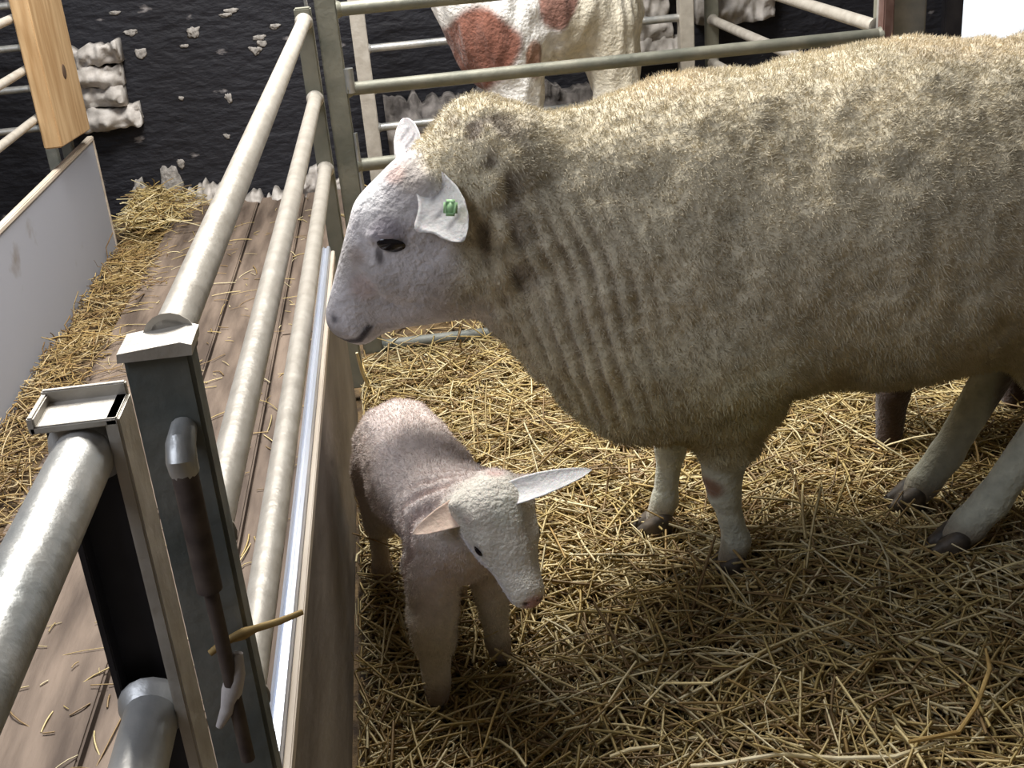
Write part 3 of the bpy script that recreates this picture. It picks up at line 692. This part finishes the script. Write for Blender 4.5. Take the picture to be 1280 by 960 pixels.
    for sg in (-1, 1):
        facec = dab(facec, (.26, .23, .26), (-.034, yh + sg * .06, .704), (.045, .03, .034), .85)
        facec = dab(facec, (.06, .05, .055), (-.028, yh + sg * .06, .687), (.032, .03, .018), .9)
        facec = dab(facec, (.40, .33, .30), (-.088, yh + sg * .03, .665), (.02, .03, .022), .7)
        facec = dab(facec, (.60, .45, .42), (-.085, yh + sg * .04, .615), (.03, .03, .03), .5)
        facec = dab(facec, (.03, .025, .03), (-.146, yh + sg * .036, .564), (.019, .022, .014), 1)
        facec = dab(facec, (.05, .04, .04), (-.054, yh + sg * .058, .668), (.009, .03, .020), .85)
        facec = dab(facec, (.42, .36, .31), (.045, yh + sg * .06, .60), (.05, .04, .07), .7)
    facec = dab(facec, (.46, .39, .32), (.018, yh - .045, .785), (.05, .05, .045), .65)
    facec = dab(facec, (.62, .40, .34), (-.015, yh - .03, .785), (.025, .03, .02), .6)
    facec = dab(facec, (.38, .36, .38), (-.140, yh, .540), (.03, .05, .028), .75)
    Pxz = np.stack([x, z], 1)
    md = seg_dist(Pxz, [(-.160, .553), (-.150, .527), (-.128, .519), (-.104, .523), (-.086, .543)])
    k = (1 - sstep(md, .0035, .008))[:, None] * .93; facec = facec * (1 - k) + np.array([.03, .022, .025]) * k
    legc = np.array([.52, .52, .42]) * (1 + .15 * n2)[:, None]
    low = sstep(.085 - z, 0, .05)[:, None] * .8; legc = legc * (1 - low) + np.array([.20, .15, .10]) * low
    legc = np.where((x > .8)[:, None], legc * .95, legc)
    legc = dab(legc, (.22, .12, .07), (.458, yc - .10, .19), (.032, .045, .03), 1)
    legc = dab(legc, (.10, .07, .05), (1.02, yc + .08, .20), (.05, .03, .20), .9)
    legc = dab(legc, (.10, .07, .05), (1.0, yc - .16, .60), (.001, .001, .001), .1)
    bare = np.where((z < .45)[:, None], legc, facec)
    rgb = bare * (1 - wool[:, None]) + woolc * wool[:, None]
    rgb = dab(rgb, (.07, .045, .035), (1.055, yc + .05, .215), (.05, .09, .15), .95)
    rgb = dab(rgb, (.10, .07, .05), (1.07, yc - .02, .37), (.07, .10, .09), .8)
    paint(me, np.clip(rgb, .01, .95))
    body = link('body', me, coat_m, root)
    fur_mesh(body, me, np.clip(wool * (1 - .55 * fold_m), 0, 1), 260000, .0095, .0005, (.2, 0, -.25), 3, fur_m, keep=lambda q: np.where(q[:, 1] < 2.0, 1.0, .35))
    # eyes
    for sg in (-1, 1):
        ey = ball('eye', (-.029, yh + sg * .0625, .688), (.0265, .0100, .0150), eye_m, body, Matrix.Rotation(math.radians(8), 4, 'Y'))
        ball('eyelid', (-.029, yh + sg * .0610, .6985), (.0275, .0105, .0095), lid_m, ey, Matrix.Rotation(math.radians(8), 4, 'Y'))
    pinkin = (.74, .60, .55); wh = (.84, .82, .80)
    e1 = ear_mesh('ear', (.034, yh - .048, .782), (.074, yh - .135, .700), (-.45, -.75, .45), .074, .55, (.80, .77, .74), (.88, .87, .85), prof=lambda t: np.interp(t, [0, .15, .4, .6, .8, .93, 1], [.5, .72, .95, .95, .75, .42, .08]), front=.30, stripes=True)
    eo = link('ear', e1, ear_m, body)
    tg = MB().box((-.010, -.0012, -.012), (.010, .0012, .012), .004).build('ear_tag', tag_m, eo, smooth=True)
    tg.data.transform(Matrix.Translation(wloc(eo)))
    tg.location = Vector((.0605, yh - .128, .750)) - wloc(eo); tg.rotation_euler = Vector((-.35, -.80, .35)).to_track_quat('Y', 'Z').to_euler(); tg['label'] = 'green ear tag'
    e2 = ear_mesh('ear', (.022, yh + .050, .775), (.006, yh + .115, .838), (-.75, -.8, .35), .062, .6, (.84, .80, .78), (.88, .87, .85), prof=lambda t: np.interp(t, [0, .2, .45, .7, .9, 1], [.8, 1, 1, .85, .5, .08]), stripes=True)
    link('ear', e2, ear_m, body)
    for ft, ang in (((.493, yc - .085, -.004), math.pi), ((.400, yc + .09, -.002), math.pi), ((.895, yc - .11, .002), math.pi), ((.885, yc + .055, .002), math.pi)):
        hoof(ft, ang, .050, body, h=.045)
    return root
make_ewe()

# ---- the lamb ----
def make_lamb():
    root = empty('lamb', (-.02, 1.72, 0), 'small pinkish-white newborn lamb with pale ears standing beside the foot board', 'lamb')
    P = []
    E = lambda c, r, k=.03, rot=None: P.append(('ell', (c, r) if rot is None else (c, r, rot), k))
    C = lambda a, b, ra, rb, k=.02, sy=1.0: P.append(('cone', (a, b, ra, rb, sy), k))
    C((-.062, 1.865, .292), (-.030, 1.74, .285), .082, .080, .02)
    C((-.030, 1.74, .285), (.010, 1.625, .285), .080, .078, .03)
    E((-.068, 1.90, .270), (.070, .062, .085), .03)
    C((.010, 1.61, .255), (.014, 1.60, .285), .068, .070, .03)
    # tail
    C((-.085, 1.955, .315), (-.100, 1.975, .20), .018, .014, .02)
    # neck
    C((.010, 1.62, .300), (.040, 1.545, .345), .070, .050, .03)
    # fore legs
    C((-.030, 1.600, .225), (-.042, 1.575, .140), .046, .036, .02)
    C((-.042, 1.575, .140), (-.040, 1.568, .110), .036, .034, .01)
    C((-.040, 1.568, .105), (-.046, 1.556, .035), .028, .022, .015)
    C((-.044, 1.552, .035), (-.047, 1.543, .015), .020, .019, .01)
    C((.058, 1.620, .225), (.058, 1.625, .140), .042, .029, .02)
    C((.058, 1.625, .140), (.060, 1.64, .035), .026, .020, .01)
    C((.060, 1.64, .035), (.062, 1.635, .015), .020, .019, .01)
    # hind legs
    for sx, fx, fy in ((-.045, -.128, 1.905), (.045, .005, 1.83)):
        C((-.065 + sx * .8, 1.885, .245), (-.058 + sx * 1.2, 1.86, .165), .055, .032, .02)
        C((-.058 + sx * 1.2, 1.86, .165), (fx, fy + .035, .105), .028, .020, .012)
        C((fx, fy + .035, .105), (fx, fy + .004, .03), .018, .017, .01)
        C((fx, fy + .004, .03), (fx, fy - .006, .015), .019, .018, .01)
    # head: muzzle points right-down towards the viewer
    pol = Vector((.070, 1.515, .354)); nos = Vector((.104, 1.425, .256))
    ax = (nos - pol).normalized(); sd = ax.cross(Vector((0, 0, 1))).normalized(); up = sd.cross(ax).normalized()
    pt = lambda a, b, c: tuple(pol + ax * a + sd * b + up * c)   # along, side, up
    RM = Matrix((sd, ax, up)).transposed()                        # columns side, along, up
    C(pt(.0, 0, -.002), pt(.055, 0, -.004), .052, .040, .015)
    C(pt(.05, 0, -.004), pt(.125, 0, -.006), .038, .0275, .02)
    E(pt(.002, 0, .006), (.057, .050, .044), .02, RM.to_4x4())
    C(pt(.03, 0, -.028), pt(.112, 0, -.018), .026, .014, .02)
    for sg in (-1, 1):
        E(pt(.045, sg * .033, .012), (.014, .022, .014), .012, RM.to_4x4())
        E(pt(.035, sg * .030, -.018), (.018, .03, .02), .02, RM.to_4x4())
        E(pt(-.018, sg * .048, .012), (.02, .014, .014), .012, RM.to_4x4())
        P.append(('cut', (pt(.146, sg * .006, .004), pt(.140, sg * .015, .002), .0028, .002), .002))
    me = sdf_mesh('body', P, (-.20, 1.36, -.01), (.21, 2.02, .45), .0036)
    co = vco(me); no = vno(me); x, y, z = co.T
    rel = co - np.array(pol); al = rel @ np.array(ax); si = rel @ np.array(sd); upc = rel @ np.array(up)
    headm = (1 - sstep(y, 1.50, 1.55)) * sstep(z, .20, .24)
    curl = noise3(co * 42) * .008 + noise3(co * 95 + 4) * .0042
    foldm = np.exp(-((y - 1.578) / .035) ** 2) * sstep(z, .20, .26)
    fold = -(np.abs(np.cos((x * .6 + y) * 2 * np.pi / .026 / 2 + 3 * noise3(co * 14))) ** 4) * .007 * foldm
    amp = (1 - .75 * headm) * sstep(z, .03, .15)
    me.vertices.foreach_set('co', (co + no * (curl * amp + fold)[:, None]).ravel()); me.update()
    n1 = noise3(co * 14 + 3); n2 = noise3(co * 60 + 8)
    c = np.array([.70, .60, .55]) * (1 + .15 * n1 + .12 * n2)[:, None]
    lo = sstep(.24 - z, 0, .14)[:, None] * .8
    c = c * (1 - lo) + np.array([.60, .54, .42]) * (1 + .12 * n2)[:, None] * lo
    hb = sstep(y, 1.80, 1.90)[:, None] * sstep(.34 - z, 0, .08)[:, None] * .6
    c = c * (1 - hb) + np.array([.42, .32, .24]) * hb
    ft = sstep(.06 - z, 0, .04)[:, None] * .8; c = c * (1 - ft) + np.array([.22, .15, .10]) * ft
    hc = np.array([.72, .67, .58]) * (1 + .1 * n2)[:, None]
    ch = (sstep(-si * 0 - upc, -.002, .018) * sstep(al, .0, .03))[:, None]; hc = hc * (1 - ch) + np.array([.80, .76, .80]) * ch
    def dab(c, col, cen, r, a):
        d = np.linalg.norm(co - np.array(cen), axis=1) / r; k = (1 - sstep(d, .4, 1.0)) * a
        return c * (1 - k)[:, None] + np.array(col) * k[:, None]
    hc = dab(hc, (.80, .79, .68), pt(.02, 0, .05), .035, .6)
    hc = dab(hc, (.62, .34, .30), pt(-.045, -.012, .035), .022, .7)
    hc = dab(hc, (.40, .33, .26), pt(-.035, -.030, .03), .018, .5)
    hc = dab(hc, (.48, .26, .26), pt(.148, 0, .002), .022, .9)
    for sg in (-1, 1):
        hc = dab(hc, (.16, .12, .12), pt(.050, sg * .041, .006), .015, .85)
        hc = dab(hc, (.05, .02, .02), pt(.145, sg * .012, .004), .006, .9)
        hc = dab(hc, (.42, .30, .26), pt(.008, sg * .046, .02), .016, .55)
    hm = headm[:, None]; c = c * (1 - hm) + hc * hm
    fk = (np.clip(-fold / .007, 0, 1) * .5)[:, None]; c = c * (1 - fk) + np.array([.50, .33, .28]) * fk
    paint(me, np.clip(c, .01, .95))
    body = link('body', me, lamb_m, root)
    furm = (1 - .8 * headm) * sstep(z, .04, .10)
    fur_mesh(body, me, furm, 60000, .005, .00035, (0, 0, -.2), 5, fur_m)
    for sg in (-1, 1):
        ball('eye', pt(.050, sg * .0440, .004), (.0075, .0115, .0085), eye_m, body, RM.to_4x4())
    prof = lambda t: np.interp(t, [0, .15, .3, .45, .6, .75, .88, .96, 1], [.42, .72, .93, 1, .95, .76, .50, .25, .05])
    link('ear', ear_mesh('ear', pt(-.006, -.044, .014), (-.050, 1.500, .350), (-.1, -.70, .70), .046, .45, (.74, .56, .44), (.72, .60, .47), prof=prof, thick=.003, bend=.012, droop=(0, 0, -.012)), ear_m, body)
    link('ear', ear_mesh('ear', pt(-.006, .044, .014), (.214, 1.50, .405), (.10, -.62, .72), .038, .45, (.92, .89, .86), (.88, .85, .82), prof=prof, thick=.003, bend=.008), ear_m, body)
    for f_, a_ in (((-.049, 1.540, -.003), -math.pi / 2), ((.062, 1.632, -.003), -math.pi / 2), ((-.128, 1.895, -.003), -math.pi / 2), ((.005, 1.82, -.003), -math.pi / 2)):
        hoof(f_, a_, .019, body, h=.020)
    return root
make_lamb()

# ---- dark brown lamb behind the ewe ----
def make_brown_lamb():
    root = empty('lamb', (1.1, 2.2, 0), 'dark brown lamb mostly hidden behind the ewe, one dark foot showing under her belly', 'lamb')
    P = []
    C = lambda a, b, ra, rb, k=.02, sy=1.0: P.append(('cone', (a, b, ra, rb, sy), k))
    yb = 2.22
    C((1.00, yb, .31), (1.27, yb, .31), .085, .085, .02)
    C((.98, yb, .33), (.93, yb, .41), .065, .05, .03); C((.925, yb, .42), (.85, yb, .39), .048, .028, .02)
    for x0, x1, yy in ((.975, .950, yb - .045), (.99, .985, yb + .045), (1.29, 1.30, yb - .045), (1.28, 1.27, yb + .045)):
        C((x0, yy, .25), (x1, yy, .13), .045, .034, .02); C((x1, yy, .13), (x1 - .005, yy, .03), .032, .028, .012)
    me = sdf_mesh('body', P, (.78, 2.05, -.01), (1.42, 2.38, .52), .006)
    co = vco(me); c = np.array([.055, .032, .024]) * (1 + .5 * noise3(co * 30))[:, None]; paint(me, c)
    body = link('body', me, lamb_m, root)
    for sg in (-1, 1):
        link('ear', ear_mesh('ear', (.94, yb + sg * .04, .445), (.96, yb + sg * .12, .43), (-.9, 0, .3), .04, .5, (.07, .04, .035), (.06, .04, .03), prof=lambda t: np.interp(t, [0, .2, .45, .7, .9, 1], [.6, .95, 1, .7, .3, .05]), thick=.003), ear_m, body)
        ball('eye', (.895, yb + sg * .040, .425), (.007, .004, .006), eye_m, body)
    for x1, yy in ((.935, yb - .045), (.97, yb + .045), (1.28, yb - .045), (1.25, yb + .045)): hoof((x1, yy, .0), math.pi, .026, body, m=galv_black, h=.03)
make_brown_lamb()

# ---- piebald pony beyond the back hurdle ----
def make_pony():
    yc = 4.15
    root = empty('pony', (.5, yc, 0), 'shaggy white pony with a chestnut patch standing behind the back hurdle', 'pony')
    P = []
    E = lambda c, r, k=.06: P.append(('ell', (c, r), k))
    C = lambda a, b, ra, rb, k=.03, sy=1.0: P.append(('cone', (a, b, ra, rb, sy), k))
    E((.56, yc + .12, .73), (.25, .24, .215), .05); E((.36, yc, .70), (.165, .19, .235), .06); E((.72, yc + .2, .71), (.17, .2, .22), .06)
    C((.30, yc, .82), (.18, yc - .02, 1.10), .15, .10, .06)
    E((.13, yc - .02, 1.17), (.09, .07, .08), .04); C((.11, yc - .02, 1.16), (-.06, yc - .03, 1.02), .065, .042, .03)
    C((.40, yc - .08, .60), (.405, yc - .09, .30), .10, .072, .05); C((.405, yc - .09, .30), (.405, yc - .09, .03), .066, .062, .03)
    C((.44, yc + .1, .60), (.45, yc + .1, .30), .09, .06, .05); C((.45, yc + .1, .30), (.45, yc + .1, .03), .056, .055, .03)
    C((.74, yc + .05, .66), (.765, yc + .03, .40), .11, .075, .04); C((.765, yc + .03, .40), (.755, yc + .02, .03), .070, .062, .03)
    C((.80, yc + .28, .64), (.82, yc + .28, .34), .12, .06, .05); C((.82, yc + .28, .34), (.80, yc + .28, .03), .056, .055, .03)
    me = sdf_mesh('body', P, (-.15, yc - .35, -.01), (1.05, yc + .5, 1.3), .012)
    co = vco(me); no = vno(me); x, y, z = co.T
    d = noise3(co * np.array([26, 26, 9])) * .022 + noise3(co * np.array([50, 50, 20])) * .012
    me.vertices.foreach_set('co', (co + no * d[:, None]).ravel()); me.update()
    n1 = noise3(co * 9); c = np.array([.86, .84, .80]) * (1 + .12 * noise3(co * 20))[:, None]
    cr = (sstep(x + .15 * n1, .50, .62) * sstep(z - .1 * n1, .30, .45))[:, None] * .7; c = c * (1 - cr) + np.array([.68, .60, .42]) * (1 + .3 * noise3(co * 22))[:, None] * cr
    def patch(c, cx, cz, rx, rz, ylim, col):
        k = (1 - sstep(np.sqrt(((x - cx) / rx) ** 2 + ((z - cz) / rz) ** 2) + .45 * n1, .85, 1.05)) * (y < ylim)
        return c * (1 - k)[:, None] + np.array(col) * (1 + .3 * noise3(co * 30))[:, None] * k[:, None]
    c = patch(c, .29, .625, .13, .145, yc + .2, (.22, .085, .055)); c = patch(c, .47, .58, .035, .06, yc + .3, (.30, .16, .10))
    c = patch(c, .56, .78, .07, .11, yc + .4, (.24, .12, .09)); c = patch(c, .12, 1.17, .09, .12, yc + .3, (.22, .085, .055))
    paint(me, np.clip(c, .01, .95)); body = link('body', me, coat_m, root)
    for sg in (-1, 1):
        link('ear', ear_mesh('ear', (.16, yc - .02 + sg * .045, 1.235), (.15, yc - .02 + sg * .06, 1.33), (-1, 0, .1), .05, .6, (.2, .1, .07), (.24, .1, .07), prof=lambda t: np.interp(t, [0, .3, .7, 1], [.7, 1, .6, .06])), ear_m, body)
        ball('eye', (.085, yc - .02 + sg * .062, 1.175), (.014, .006, .011), eye_m, body)
    for p in ((.395, yc - .09), (.44, yc + .1), (.725, yc + .02), (.79, yc + .28)):
        MB().tube([(p[0], p[1], -.02), (p[0], p[1], .05)], [.072, .055], 20).build('hoof', hoof_m, body)
make_pony()

# ------------------------------------------------------------------ single stalks lying on top
def stalk(pts, r, m, lab, name='straw_stalk'):
    s = MB().tube(pts, [r * q for q in ([.8] + [1] * (len(pts) - 2) + [.6])], 8).build(name, m); return tag(s, lab, 'straw')

stalk([(.30, 1.30, .024), (.338, 1.284, .034), (.42, 1.286, .036), (.50, 1.262, .034), (.575, 1.250, .034), (.64, 1.262, .038)], .0035, pale_stalk, 'long pale split stalk lying at the bottom edge of the straw, right of centre')
stalk([(.60, 1.262, .046), (.674, 1.268, .045), (.72, 1.31, .05), (.766, 1.366, .065), (.775, 1.40, .075)], .0035, ochre_m, 'thick bent ochre stalk rising at the bottom right corner of the straw')
stalk([(.19, 1.33, .034), (.22, 1.334, .038), (.263, 1.336, .036)], .0035, pale_stalk, 'short pale stub of straw at the bottom edge, below the lamb')
stalk([(-.163, 2.66, .165), (-.158, 2.67, .11), (-.150, 2.70, .06), (-.14, 2.73, .045)], .004, pale_stalk, 'bright stalk leaning on the foot board just under the ewe chin')
